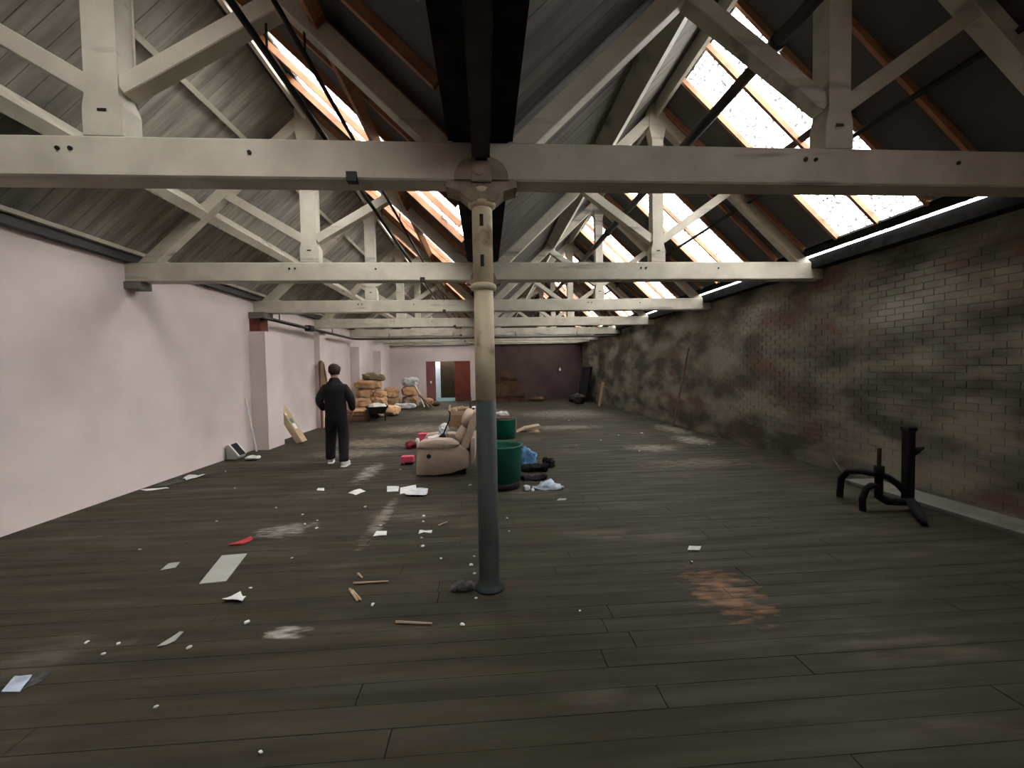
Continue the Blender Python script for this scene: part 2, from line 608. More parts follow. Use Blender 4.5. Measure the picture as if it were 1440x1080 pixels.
for side in 'LR':
    s = 1
    xb = xs_break[side]
    par = ceil[side, s]

    def sl(xa, xc, w, t0, t1):
        b = bmesh.new()
        slope_box(b, side, s, xa, xc, 0, w, t0, t1)
        return b
    glass_prev = False
    wobj = None
    for i in range(-13, 30):
        y0 = 4.42 + PITCHY * i
        if y0 > YE:
            break
        wd = min(PITCHY, YE - y0)
        isg = (i % 5 in (0, 1)) and i >= 0
        if (side == 'L' and i in (-6, -5)) or (side == 'R' and i in (-10, -9)):
            isg = True  # out-of-view panes; right-bay ones behind the camera are added to light the first beams
        # glazing bar at the start of the bay
        link('glazing_bar', cached((side, 'bar'), lambda: sl(xb[0], xb[3] - (.14 if side == 'L' else 0), .042, -.055, .012)), bar_m, par, (0, y0 - .021, 0))
        if isg:
            if not glass_prev:
                win += 1
                wobj = bpy.data.objects.new('window_%d' % win, None)
                C.objects.link(wobj)
                wobj.empty_display_size = .1
                struct(wobj)
            for r in range(3):
                link('pane', cached((side, 'pane', r), lambda: sl(xb[r] - (.02 if r else 0), xb[r + 1], PITCHY - .012, .014 + .012 * (2 - r), .018 + .012 * (2 - r))), glass_m, wobj, (0, y0 + .006, 0))
            if not glass_prev or True:
                link('cross_bar', cached((side, 'cross'), lambda: sl(xb[1] - .03, xb[1] + .03, PITCHY, -.03, .010)), panel_m, wobj, (0, y0, 0))
        else:
            for r in ((0, 1), (1, 3)):
                link('roof_sheet', cached((side, 'sheet', r, round(wd, 3)), lambda: sl(xb[r[0]] - (.03 if r[0] else .03), xb[r[1]], wd - .004, .014, .026)), panel_m, par, (0, y0 + .002, 0))
        if side == 'R':
            if i >= -1:
                link('eaves_pane', cached((side, 'ep', round(wd, 3)), lambda: sl(5.134, 5.17, wd - .05, -.004, .0)), glass_m, par, (0, y0 + .025, 0))
            else:
                link('eaves_sheet', cached((side, 'es'), lambda: sl(5.06, 5.22, PITCHY, .0, .01)), panel_m, par, (0, y0, 0))
        glass_prev = isg
    # ridge capping
    mid = ML if side == 'L' else MR
    zr = RZ[side, -1](mid)
    bm = bmesh.new()
    prism(bm, [(mid - .16, zr - .14 + .03), (mid, zr + .05), (mid + .16, zr - .14 + .03), (mid + .17, zr - .08), (mid, zr + .12), (mid - .17, zr - .08)], YB, YE, 'y')
    obj('ridge_cap', bm, panel_m, par)
    obj('ridge_board', B(mid - .025, mid + .025, YB, YE, zr - .25, zr - .02), paint, ceil[side, -1])
    # purlins, tenoned between the trusses
    yy = [YB] + [t for t in TY] + [YE]
    specs = {('L', -1): [(1.58, .065, -.215, .08, paint), (.72, .03, .03, .083, paint)], ('L', 1): [(1.50, .035, -.15, -.058, bar_m)],
             ('R', -1): [(1.18, .06, -.225, -.004, paint)], ('R', 1): [(1.52, .022, -.12, -.058, iron)]}
    for ss in (-1, 1):
        f = RZ[side, ss]
        n = Vector((ss * SL, 0, 1)).normalized()
        t = Vector((1, 0, -ss * SL)).normalized()
        for off, hwid, t0, t1, pm_ in specs[side, ss]:
            px = mid + ss * off
            for k in range(len(yy) - 1):
                a = yy[k] + (.17 if k else 0)
                b = yy[k + 1] + (.018 if k < len(yy) - 2 else 0)
                bm = bmesh.new()
                c0 = Vector((px, 0, f(px)))
                q = [c0 + t * -hwid + n * t0, c0 + t * hwid + n * t0, c0 + t * hwid + n * t1, c0 + t * -hwid + n * t1]
                prism(bm, [(v.x, v.z) for v in q], a, b, 'y')
                obj('purlin', bm, pm_, ceil[side, ss])
# lead valley gutter over the column line, carried on an iron rib
vg = bmesh.new()
prism(vg, [(-.23, 3.285), (.23, 3.285), (.25, 3.42), (.22, 3.42), (.20, 3.31), (-.20, 3.31), (-.22, 3.42), (-.25, 3.42)], YB, YE, 'y')
g = struct(obj('trim_6', vg, gutter_m))
yy = [YB] + TY + [YE]
for k in range(len(yy) - 1):
    a, b = yy[k] + (.24 if k else 0), yy[k + 1] - .06
    bm = bmesh.new()
    box(bm, -.062, .062, a, b, 3.13, 3.15)
    box(bm, -.012, .012, a, b, 3.15, 3.285)
    box(bm, -.062, -.05, a, b, 3.15, 3.20)
    box(bm, .05, .062, a, b, 3.15, 3.20)
    obj('valley_rib', bm, iron, g)
# closing boards between the gutter and the roof slopes
bm = bmesh.new()
box(bm, -.24, -.08, YB, YE, 3.425, 3.44)
box(bm, .08, .24, YB, YE, 3.425, 3.44)
box(bm, -.10, .10, YB, YE, 3.43, 3.45)
obj('gutter_lid', bm, gutter_m, g)

# ------------------------------------------------------------------ trusses


def make_truss(side, Y, label, group):
    mid, a, b = (ML, XL, -.045) if side == 'L' else (MR, .045, XR)
    t = thing('roof_truss', label, 'roof truss', (mid, Y, ZB), 0, group)

    def put(name, bm, m=paint):
        bmesh.ops.translate(bm, verts=bm.verts, vec=(-mid, -Y, -ZB))
        return obj(name, bm, m, t)
    wall_a, wall_b = (a - .12, b) if side == 'L' else (a, b + .10)
    put('tie_beam', bev(B(wall_a, wall_b, Y, Y + .20, ZB, ZT), .012, 1))
    hw = .10 if side == 'L' else .078
    zt = RZ[side, -1](mid)
    bm = bmesh.new()
    prism(bm, [(mid - hw - .035, ZT), (mid + hw + .035, ZT), (mid + hw + .035, 3.47), (mid + hw, 3.56), (mid + hw, zt - .62), (mid + hw + .05, zt - .45), (mid + hw + .05, zt - .1), (mid, zt - .03),
               (mid - hw - .05, zt - .1), (mid - hw - .05, zt - .45), (mid - hw, zt - .62), (mid - hw, 3.56), (mid - hw - .035, 3.47)], Y + .01, Y + .17, 'y')
    put('king_post', bev(bm, .008, 1))
    for s in (-1, 1):
        f = RZ[side, s]
        n = Vector((s * SL, 0, 1)).normalized()
        tt = Vector((s, 0, -SL)).normalized()
        # principal rafter
        d = .205
        apex = Vector((mid + s * (hw + .04), 0, f(mid + s * (hw + .04)))) - n * .06
        foot_x = (a + .12 if s < 0 else b - .12) if side == 'L' else (a + .12 if s < 0 else b - .18)
        top_foot = Vector((foot_x, 0, f(foot_x))) - n * .06
        low_apex = apex - n * (d - .06)
        # lower edge meets the tie beam
        zl = ZT + .002
        base = f(mid) - (n * d).z
        c0 = Vector((mid, 0, f(mid))) - n * d
        xl = c0.x + tt.x * ((c0.z - zl) / -tt.z)
        k = (top_foot.z - zl) / -tt.z
        tf = Vector((top_foot.x + tt.x * k, 0, zl)) if top_foot.z > zl else top_foot
        low_apex = c0 + tt * ((abs(hw + .04)) / abs(tt.x))
        bm = bmesh.new()
        prism(bm, [(apex.x, apex.z), (tf.x, max(tf.z, zl)), (xl, zl), (low_apex.x, low_apex.z)], Y + .02, Y + .165, 'y')
        put('rafter', bev(bm, .006, 1))
        # strut
        p0 = Vector((mid + s * (hw - .005), 0, 3.615))
        xe = mid + s * 1.14
        p1 = Vector((xe, 0, f(xe) - (n * d).z * 1.0 - abs(n.x) * d * SL + .02))
        dd = (p1 - p0).normalized()
        pp = Vector((-dd.z, 0, dd.x)) * .062
        bm = bmesh.new()
        prism(bm, [((p0 + pp).x, (p0 + pp).z), ((p1 + pp).x, (p1 + pp).z), ((p1 - pp).x, (p1 - pp).z), ((p0 - pp).x, (p0 - pp).z)], Y + .03, Y + .15, 'y')
        put('strut', bev(bm, .006, 1))
    # bolts and cotter slots
    for x, z in ((mid - .28, ZT - .09), (mid - .20, ZT - .09), (mid + .95, ZT - .10)):
        bm = bmesh.new()
        tube(bm, [(x, Y - .012, z), (x, Y + .01, z)], .014, 8)
        put('bolt', bm, iron)
    bm = B(mid - .028, mid + .028, Y + .004, Y + .02, 3.435, 3.452)
    put('cotter', bm, iron)
    # black clip under the beam
    x = -.90 if side == 'L' else 1.0
    bm = B(x - .035, x + .035, Y - .02, Y + .04, ZB - .02, ZB + .045)
    if side == 'L':
        put('clip', bm, iron)
    else:
        bm.free()
    return t


for k, y in enumerate(TY):
    make_truss('L', y, 'cream painted timber king-post truss over the pink-wall bay, ' + ORD[k], 'king-post trusses')
    make_truss('R', y, 'cream painted timber king-post truss over the brick-wall bay, ' + ORD[k], 'king-post trusses')
o = obj('end_beam', bev(B(XL - .1, XR + .1, YE - .16, YE - .002, 3.05, 3.262), .01, 1), paint)
tag(o, 'cream timber beam along the top of the far end wall', 'beam')

# ------------------------------------------------------------------ cast iron columns
for k, y in enumerate(TY):
    lab = 'cast-iron column with blue-grey lower shaft, cream above, ' + ORD[k]
    if k == 0:
        col = thing('cast_iron_column', lab, 'column', (0, y + .10, 0), 0, 'cast-iron columns')
        bm = bmesh.new()
        lathe(bm, [(.112, 0), (.112, .012), (.098, .03), (.084, .05), (.078, .10), (.076, 1.43)], 28)
        obj('lower_shaft', bm, colblue, col, True)
        bm = bmesh.new()
        lathe(bm, [(.0755, 1.43), (.072, 2.235)], 28)
        obj('upper_shaft', bm, colcream, col, True)
        bm = bmesh.new()
        lathe(bm, [(.072, 2.235), (.092, 2.245), (.098, 2.262), (.092, 2.28), (.075, 2.29)], 28)
        obj('collar', bm, colcream, col, True)
        bm = bmesh.new()
        lathe(bm, [(.0745, 2.288), (.0745, 2.825), (.07, 2.84)], 28)
        obj('drilled_shaft', bm, colcream, col, True)
        for z in (2.40, 2.69):
            obj('slot', B(-.018, .008, -.0765, -.06, z, z + .085), iron, col)
        bm = bmesh.new()
        lathe(bm, [(.07, 2.835), (.098, 2.85), (.102, 2.868), (.09, 2.885), (.082, 2.90), (.10, 2.935), (.104, 2.955), (.092, 2.97), (.092, 2.985)], 28)
        obj('capital', bm, colcream, col, True)
        bm = bmesh.new()
        prism(bm, [(-.25, 2.998), (-.255, 2.955), (-.235, 2.955), (-.16, 2.93), (-.08, 2.86), (.08, 2.86), (.16, 2.93), (.235, 2.955), (.255, 2.955), (.25, 2.998)], -.095, .095, 'y')
        obj('bracket', bm, colhead, col)
        bm = bmesh.new()
        box(bm, -.075, .075, -.118, .118, 2.985, 3.135)
        bev(bm, .012, 2)
        obj('head_box', bm, colhead, col)
        bm = bmesh.new()
        tube(bm, [(-.015, -.13, 3.06), (-.015, -.115, 3.06)], .034, 14)
        obj('boss', bm, colhead, col)
        for sx in (-1, 1):
            bm = bmesh.new()
            arc = [(sx * .05, 3.002)] + [(sx * (.045 + .15 * math.cos(a)), 3.002 + .16 * math.sin(a)) for a in [i * PI / 16 for i in range(9)]]
            prism(bm, arc, -.112, -.102, 'y')
            obj('cheek_plate', bm, colhead, col)
        proto = col
    else:
        c = copy_tree(proto)
        c.location = (0, y + .10, 0)
        c['label'] = lab

# ------------------------------------------------------------------ pipes
o = obj('heating_pipe', tube(bmesh.new(), [(2.30, YB, 4.14), (2.30, YE, 4.14)], .05, 14), pipe_m, None, True)
tag(o, 'thick sooty pipe running lengthwise under the brick-wall bay roof', 'pipe')
pj = [3.1 + 2.2 * i for i in range(9)]
for y in pj:
    obj('pipe_joint', tube(bmesh.new(), [(2.30, y, 4.14), (2.30, y + .05, 4.14)], .066, 14), iron, o, True)
for x, z, r, lab in ((-1.485, 3.90, .024, 'thicker black pipe run lengthwise under the pink-wall bay roof'), (-1.225, 3.90, .017, 'thinner black pipe run lengthwise nearer the valley in the pink-wall bay')):
    o = obj('black_pipe', tube(bmesh.new(), [(x, YB, z), (x, YE, z)], r, 10), iron, None, True)
    tag(o, lab, 'pipe', 'black pipes under the roof')
    for y in TY:
        obj('hanger', tube(bmesh.new(), [(x, y + .09, z), (x, y + .09, RZ['L', 1](x) - .27)], .008, 6), iron, o)
# pipe along the pink wall that turns and crosses the hall
zp = 2.90
pp = [(-4.86, 9.72, zp), (-4.86, 12.0, zp), (-4.86, 15.5, zp), (-4.80, 15.72, zp), (-4.62, 15.82, zp), (0, 15.84, zp), (5.2, 15.84, zp)]
o = obj('sprinkler_pipe', tube(bmesh.new(), pp, .042, 12), pipe_m, None, True)
tag(o, 'dark brown pipe along the pink wall turning to cross the hall', 'pipe')
obj('valve', bev(B(-4.95, -4.77, 11.75, 12.0, zp - .085, zp + .085), .03, 2), iron, o)
for y in (10.2, 13.6):
    obj('hanger', tube(bmesh.new(), [(-4.86, y, zp), (-4.86, y, zp + .4)], .012, 6), iron, o)
for x in (-3.6, -1.2, 1.2, 3.6):
    obj('hanger', tube(bmesh.new(), [(x, 15.84, zp), (x, 15.99, zp + .2)], .012, 6), iron, o)
o = obj('water_pipe', tube(bmesh.new(), [(-4.6, 19.12, 2.93), (4.9, 19.12, 2.93)], .035, 10), paint, None, True)
tag(o, 'pale pipe crossing the hall near the far end', 'pipe')
for x in (-3.2, -.6, 1.5, 3.8):
    obj('hanger', tube(bmesh.new(), [(x, 19.12, 2.93), (x, 19.31, 3.02)], .01, 6), iron, o)

# ------------------------------------------------------------------ person


def skin_mesh(name, verts, edges, radii, m, parent, sub=2, root=0):
    me = bpy.data.meshes.new(name)
    me.from_pydata([Vector(v) for v in verts], edges, [])
    o = link(name, me, m, parent)
    md = o.modifiers.new('Skin', 'SKIN')
    md.use_smooth_shade = True
    md.use_x_symmetry = False
    sv = me.skin_vertices[0].data
    for i, r in enumerate(radii):
        sv[i].radius = r if isinstance(r, tuple) else (r, r)
        sv[i].use_root = (i == root)
    s = o.modifiers.new('Sub', 'SUBSURF')
    s.levels = sub
    s.render_levels = sub
    return o


def chain(V, E, R, start, pts):
    """append a chain of (point, radius); start = index it grows from"""
    last = start
    for p, r in pts:
        V.append(p)
        R.append(r)
        if last is not None:
            E.append((last, len(V) - 1))
        last = len(V) - 1
    return last


man = thing('person', 'person in black jacket and trousers with white trainers, walking away along the pink wall', 'person', (-2.66, 7.50, 0), math.radians(6))
V, E, R = [], [], []
pel = chain(V, E, R, None, [((0, 0, .95), (.135, .10))])
ch = chain(V, E, R, pel, [((0, 0, 1.14), (.12, .09)), ((0, -.015, 1.34), (.12, .085))])
nk = chain(V, E, R, ch, [((0, .0, 1.50), .065), ((-.005, .015, 1.565), .058)])
hd = chain(V, E, R, nk, [((-.01, .03, 1.63), (.078, .09)), ((-.01, .025, 1.715), (.082, .098)), ((-.01, .02, 1.765), (.062, .07))])
# nose and ears, the head turned a little to the left
chain(V, E, R, nk + 1, [((-.10, .105, 1.655), .018)])
hip_l = chain(V, E, R, pel, [((-.10, .02, .90), .085), ((-.145, .17, .50), .062), ((-.165, .17, .12), .045), ((-.17, .21, .06), .042), ((-.175, .33, .045), .035)])
hip_r = chain(V, E, R, pel, [((.10, -.01, .90), .085), ((.12, .0, .50), .062), ((.14, -.16, .12), .045), ((.145, -.12, .06), .042), ((.155, 0, .045), .035)])
arms = {}
for s, el, wr_, pa in ((-1, (-.265, -.06, 1.16), (-.225, .12, 1.01), (-.20, .19, .985)), (1, (.275, -.055, 1.16), (.265, .07, .98), (.25, .125, .925))):
    wi = chain(V, E, R, ch, [((s * .145, -.015, 1.36), .055), (el, .042), (wr_, .03), (pa, (.036, .02))])
    p = Vector(pa)
    d = (p - Vector(wr_)).normalized()
    side = Vector((s, 0, 0)).cross(d).normalized()
    lat = d.cross(Vector((1, 0, 0))).normalized()
    for q, (off, ln) in enumerate(((-.030, .075), (-.010, .088), (.010, .082), (.030, .062))):
        b0 = p + lat * off + d * .03
        chain(V, E, R, wi, [(tuple(b0), .0095), (tuple(b0 + d * ln * .5), .009), (tuple(b0 + d * ln * .85 + Vector((-s * .03, 0, -.01))), .0075)])
    b0 = p - lat * .035 - d * .015
    chain(V, E, R, wi, [(tuple(b0), .011), (tuple(b0 + d * .03 - lat * .02 + Vector((-s * .02, 0, 0))), .0095)])
body = skin_mesh('body', V, E, R, skin_m, man, 1)
# hair, ears, eyes, mouth
head_c = Vector((-.01, .025, 1.70))
bm = blob((.205, .235, .215), .92, .012, 14, 3, 3)
bmesh.ops.translate(bm, verts=bm.verts, vec=head_c - Vector((0, .012, .10)))
rot = Matrix.Rotation(math.radians(48), 3, 'Z')
for v in list(bm.verts):
    p = rot.inverted() @ (v.co - head_c)
    # shave away the face: keep crown and back
    if p.y > .012 and p.z < .04:
        v.co = head_c + rot @ Vector((p.x * .72, .005, p.z))
    elif p.y > .06 and p.z > .03:
        v.co += rot @ Vector((0, .018, .004))
obj('hair', bm, hair_m, man, True)
for s in (-1, 1):
    e = head_c + rot @ Vector((s * .088, .005, -.045))
    bm = blob((.02, .035, .06), .9, .002, 20, 1, 2)
    bmesh.ops.translate(bm, verts=bm.verts, vec=e)
    obj('ear', bm, skin_m, man, True)
    e = head_c + rot @ Vector((s * .032, .096, -.015))
    bm = blob((.026, .014, .014), 1, 0, 1, 1, 2)
    bmesh.ops.translate(bm, verts=bm.verts, vec=e)
    obj('eye', bm, white_m, man, True)
bm = blob((.05, .014, .014), 1, 0, 1, 1, 2)
bmesh.ops.translate(bm, verts=bm.verts, vec=head_c + rot @ Vector((0, .098, -.085)))
obj('mouth', bm, dkred, man, True)
# jacket
V, E, R = [], [], []
a = chain(V, E, R, None, [((0, -.01, 1.18), (.20, .15))])
chain(V, E, R, a, [((0, -.005, 1.0), (.20, .15)), ((0, .0, .88), (.20, .15)), ((0, .0, .80), (.20, .15))])
c2 = chain(V, E, R, a, [((0, -.02, 1.35), (.19, .14)), ])
chain(V, E, R, c2, [((-.008, -.012, 1.455), (.15, .11)), ((-.01, -.003, 1.525), (.092, .086)), ((-.01, .003, 1.575), (.086, .082))])
for s_, el, wr_, cf in ((-1, (-.265, -.06, 1.16), (-.235, .08, 1.03), (-.225, .12, 1.01)), (1, (.275, -.055, 1.16), (.27, .03, 1.02), (.265, .06, .985))):
    chain(V, E, R, c2, [((s_ * .17, -.015, 1.375), .10), ((s_ * .225, -.04, 1.27), .088), (el, .076), (wr_, .06), (cf, .056)])
skin_mesh('jacket', V, E, R, black_cloth, man, 2)
V, E, R = [], [], []
a = chain(V, E, R, None, [((0, 0, .93), (.185, .135))])
chain(V, E, R, a, [((0, 0, 1.03), (.17, .12))])
chain(V, E, R, a, [((-.095, .03, .80), .118), ((-.135, .145, .50), .10), ((-.155, .165, .22), .09), ((-.16, .17, .12), .088), ((-.16, .175, .085), .086)])
chain(V, E, R, a, [((.095, .0, .80), .118), ((.115, -.0, .50), .10), ((.13, -.10, .22), .09), ((.138, -.14, .12), .088), ((.14, -.145, .085), .086)])
skin_mesh('trousers', V, E, R, black_cloth, man, 2)
for fx, fy, rz, tilt in ((-.172, .255, .1, 0), (.15, -.075, -.18, 0)):
    bm = blob((.105, .285, .105), .75, .006, 9, 2, 3)
    for v in bm.verts:
        if v.co.y > .0:
            v.co.z *= 1 - .45 * min(1, v.co.y / .14)
        v.co.z += .018
    bmesh.ops.rotate(bm, verts=bm.verts, cent=(0, 0, 0), matrix=Matrix.Rotation(rz, 3, 'Z'))
    bmesh.ops.translate(bm, verts=bm.verts, vec=(fx, fy, 0))
    sh = obj('shoe', bm, white_m, man, True)
    bm = blob((.112, .295, .03), .6, 0, 1, 1, 3)
    bmesh.ops.rotate(bm, verts=bm.verts, cent=(0, 0, 0), matrix=Matrix.Rotation(rz, 3, 'Z'))
    bmesh.ops.translate(bm, verts=bm.verts, vec=(fx, fy, 0))
    obj('sole', bm, white_m, sh, True)

# ------------------------------------------------------------------ recliner
rc = thing('recliner_armchair', 'beige leather recliner armchair with rounded arms facing the pink wall', 'armchair', (-.68, 6.44, 0))
side_poly = [(-.43, .03), (-.405, .40), (-.37, .50), (.16, .50), (.30, .46), (.405, .37), (.405, .13), (.12, .055), (-.15, .03)]
for y0, y1 in ((0, .20), (.68, .88)):
    bm = bmesh.new()
    prism(bm, side_poly, y0, y1, 'y')
    bev(bm, .035, 3)
    sd = obj('side_panel', bm, beige, rc, True)
    bm = bmesh.new()
    pts = [(-.40, .44), (-.385, .52), (-.33, .575), (-.1, .59), (.12, .58), (.22, .53), (.27, .46), (.1, .45), (-.2, .44)]
    prism(bm, pts, y0 - .025, y1 + .025, 'y')
    bev(bm, .045, 3)
    obj('arm_pad', bm, beige, rc, True)
    if y0 == 0:
        obj('recline_lever', tube(bmesh.new(), [(-.22, -.022, .33), (-.22, .02, .33)], .034, 14), black_cloth, sd)
bm = blob((.62, .50, .22), .45, .012, 5, 1, 3)
bmesh.ops.translate(bm, verts=bm.verts, vec=(-.08, .44, .26))
obj('seat_cushion', bm, beige, rc, True)
bm = B(-.42, -.34, .20, .68, .06, .44)
obj('footrest', bev(bm, .03, 3), beige, rc, True)


def along(bm, cx, cz, ang, y):
    bmesh.ops.rotate(bm, verts=bm.verts, cent=(0, 0, 0), matrix=Matrix.Rotation(ang, 3, 'Y'))
    bmesh.ops.translate(bm, verts=bm.verts, vec=(cx, y, cz))


bm = blob((.19, .62, .30), .6, .012, 6, 4, 3)
along(bm, .215, .50, math.radians(32), .44)
obj('lumbar_cushion', bm, beige, rc, True)
bm = blob((.20, .64, .29), .68, .012, 6, 5, 3)
along(bm, .325, .735, math.radians(24), .44)
obj('head_cushion', bm, beige, rc, True)
bm = bmesh.new()
prism(bm, [(.26, .46), (.46, .90), (.475, .985), (.52, 1.0), (.555, .95), (.55, .88), (.40, .42), (.33, .40)], .10, .78, 'y')
bev(bm, .02, 2)
obj('back_shell', bm, beige, rc, True)
bm = bmesh.new()
prism(bm, [(.415, .18), (.43, .58), (.50, .60), (.49, .22), (.46, .17)], .05, .83, 'y')
bev(bm, .015, 2)
obj('back_skirt', bm, beige, rc, True)
bm = bmesh.new()
box(bm, -.28, .34, .14, .19, 0, .10)
box(bm, -.28, .34, .69, .74, 0, .10)
box(bm, -.1, -.04, .14, .74, .03, .09)
box(bm, .1, .16, .14, .74, .03, .09)
obj('base_frame', bm, iron, rc)
# things lying on the recliner
bm = bmesh.new()
prism(bm, [(-.11, 0), (.10, .0), (.08, .10), (.055, .15), (-.02, .09)], -.10, .12, 'y')
bev(bm, .02, 2)
o = obj('cloth_bag', bm, black_cloth, None, True, (-.76, 6.80, .485))
tag(o, 'black cloth bag slumped on the recliner seat', 'bag')
obj('strap', tube(bmesh.new(), [(.06, 0, .14), (.11, 0, .26), (.16, .0, .36), (.17, .02, .48), (.15, .04, .50)], .012, 6), black_cloth, o, True)
o = obj('plastic_bag', blob((.17, .2, .20), .8, .06, 9, 8, 3), plastic_w, None, False, (-.735, 7.06, .485))
tag(o, 'crumpled clear white plastic bag on the recliner behind the black bag', 'bag')
bm = B(-.12, .12, -.15, .15, 0, .03)
o = obj('magazine', bm, white_m, None, False, (-.86, 7.03, .482))
o.rotation_euler = (0, math.radians(-14), .3)
o.location.z = .53
tag(o, 'white magazine lying on the recliner seat', 'magazine')

# ------------------------------------------------------------------ bins
for (x, y, r, h, lab, blk) in ((.20, 5.80, .30, .60, 'near large green plastic tub with black base beside the column', True),
                               (.45, 9.95, .27, .47, 'far green plastic tub full of rubbish beside flattened cardboard', False)):
    t = thing('green_tub', lab, 'tub', (x, y, 0), 0, 'green tubs')
    z0 = .10 if blk else .0
    prof = [(r * .90, z0), (r * .98, h - .05), (r * 1.0, h - .03), (r * 1.03, h - .02), (r * 1.03, h), (r * .97, h), (r * .95, h - .04), (r * .88, z0 + .03)]
    bm = bmesh.new()
    lathe(bm, prof, 36, True, True)
    obj('shell', bm, green_m, t, True)
    if blk:
        bm = bmesh.new()
        lathe(bm, [(r * .80, 0), (r * .88, .012), (r * .90, .05), (r * .88, .10)], 32)
        obj('base', bm, iron, t, True)
    else:
        o = obj('rubbish_heap', blob((r * 1.7, r * 1.7, .16), .8, .05, 7, 4, 3), card_dark, None, True, (x, y, h - .11))
        tag(o, 'heap of brown rubbish filling the far green tub', 'rubbish')
o = obj('tub_litter', blob((.36, .36, .14), .8, .05, 8, 6, 3), rag_m, None, True, (.20, 5.80, .14))
tag(o, 'dark litter at the bottom of the near green tub', 'litter')

# ------------------------------------------------------------------ litter around the tubs


def rag(name, x, y, dims, m, lab, cat, seed, rough=.05, rz=0, z=0):
    bm = blob(dims, .8, rough, 8, seed, 3, -dims[2] * .35)
    o = obj(name, bm, m, None, True, (x, y, z))
    o.rotation_euler = (0, 0, rz)
    return tag(o, lab, cat)


rag('blue_cloth', .70, 6.95, (.30, .26, .36), blue_m, 'blue checked cloth heaped just right of the near green tub', 'cloth', 3, .09)
rag('black_bag', .80, 6.62, (.42, .24, .13), black_cloth, 'black bag lying in front of the blue cloth', 'bag', 5, .09)
rag('black_bag', 1.06, 6.90, (.24, .22, .13), black_cloth, 'small black bag at the right of the blue cloth', 'bag', 9, .09)
rag('black_rag', .68, 6.10, (.34, .18, .06), black_cloth, 'black rag on the floor between blue cloth and pale blue cloth', 'rag', 12, .08)
rag('pale_blue_cloth', .80, 5.62, (.36, .20, .055), paleblue, 'pale blue patterned cloth spread right of the near green tub', 'cloth', 2, .09, -.1)
rag('white_tissue', .53, 5.58, (.09, .1, .07), white_m, 'white crumpled tissue against the near green tub base', 'tissue', 4, .03)
rag('white_tissue', .62, 5.50, (.07, .08, .05), white_m, 'white crumpled tissue between the tub and pale blue cloth', 'tissue', 7, .03)
# flattened cardboard by the far tub
o = thing('flattened_carton', 'flattened cream cardboard carton with upturned flap beside the far green tub', 'carton', (1.07, 10.85, 0))
bm = B(-.30, .32, -.2, .2, 0, .02)
obj('panel', bm, cardboard, o)
bm = bmesh.new()
prism(bm, [(-.30, .01), (-.28, .01), (-.05, .10), (.33, .16), (.33, .185), (-.05, .13)], -.22, .18, 'y')
obj('flap', bm, wood_l, o)
bm = bmesh.new()
prism(bm, [(-.30, .02), (-.28, .02), (-.27, .30), (-.285, .30)], -.15, .2, 'y')
obj('upturned_flap', bm, cardboard, o)
rag('dark_debris', .75, 8.0, (.5, .22, .05), rag_m, 'dark debris strewn between the two green tubs', 'debris', 15, .03)

# pink and red items in front of the recliner
o = thing('pink_box', 'bright pink plastic box on the floor beyond the recliner', 'box', (-1.45, 9.8, 0))
obj('tub', bev(B(-.14, .14, -.1, .1, 0, .17), .02, 2), pinkp, o)
obj('lid', bev(B(-.15, .15, -.11, .11, .17, .19), .006, 1), pinkp, o)
rag('red_bag', -1.62, 8.95, (.23, .2, .18), dkred, 'dark red crumpled bag in front of the recliner', 'bag', 6, .04)
rag('white_carton', -1.50, 9.05, (.10, .1, .24), white_m, 'small white carton behind the dark red bag', 'carton', 14, .01)
o = thing('pink_tub', 'pink tub with dark rim lying left of the recliner footrest', 'tub', (-1.40, 7.42, 0))
obj('tub_body', bev(B(-.12, .10, -.08, .08, .04, .15), .02, 2), pinkp, o)
obj('rim', bev(B(-.05, .09, -.07, .07, 0, .04), .01, 1), black_cloth, o)
# clutter further back
o = thing('storage_box', 'brown cardboard box beyond the recliner with packing inside', 'box', (-.75, 12.6, 0))
obj('carton', bev(B(-.35, .35, -.3, .3, 0, .42), .01, 1), sack_b, o)
obj('flap', B(-.36, -.34, -.3, .3, .40, .60), cardboard, o)
obj('flap', B(-.34, .34, -.33, -.31, .33, .46), wood_l, o)
o = rag('packing_paper', -.72, 12.6, (.55, .45, .18), sack_b, 'crumpled brown packing paper sticking out of the box', 'paper', 21, .06, 0, .42)
o = rag('packing_paper', -.95, 12.35, (.2, .2, .16), cardboard, 'pale crumpled paper ball on the edge of the brown box', 'paper', 23, .03, 0, .42)
o = thing('dark_crate', 'dark navy crate with white sheet on top beyond the recliner', 'crate', (-.12, 12.3, 0))
for z in (0, .2, .4):
    bm = bmesh.new()
    box(bm, -.28, .28, -.22, -.20, z, z + .15)
    box(bm, -.28, .28, .20, .22, z, z + .15)
    box(bm, -.28, -.26, -.2, .2, z, z + .15)
    box(bm, .26, .28, -.2, .2, z, z + .15)
    obj('slat_ring', bm, black_cloth, o)
obj('lid', B(-.29, .29, -.23, .23, .55, .57), white_m, o)
o = obj('black_pole', tube(bmesh.new(), [(-.50, 12.15, 0), (-.44, 12.2, .86)], .025, 8), iron, None, True)
tag(o, 'short black pole standing behind the recliner headrest', 'pole')
rag('rubble_heap', .55, 14.6, (.5, .4, .20), rubble_m, 'small heap of pale rubble right behind the column', 'rubble', 31, .06)

# ------------------------------------------------------------------ left wall items
o = thing('leaning_carton', 'long slim cardboard carton leaning on the pink wall beyond the pilaster', 'carton', (-4.53, 9.85, 0))
bm = bmesh.new()
prism(bm, [(.05, 0), (.19, .03), (-.30, .90), (-.44, .84)], .14, .42, 'y')
cb = obj('carton_body', bev(bm, .006, 1), cardboard, o)


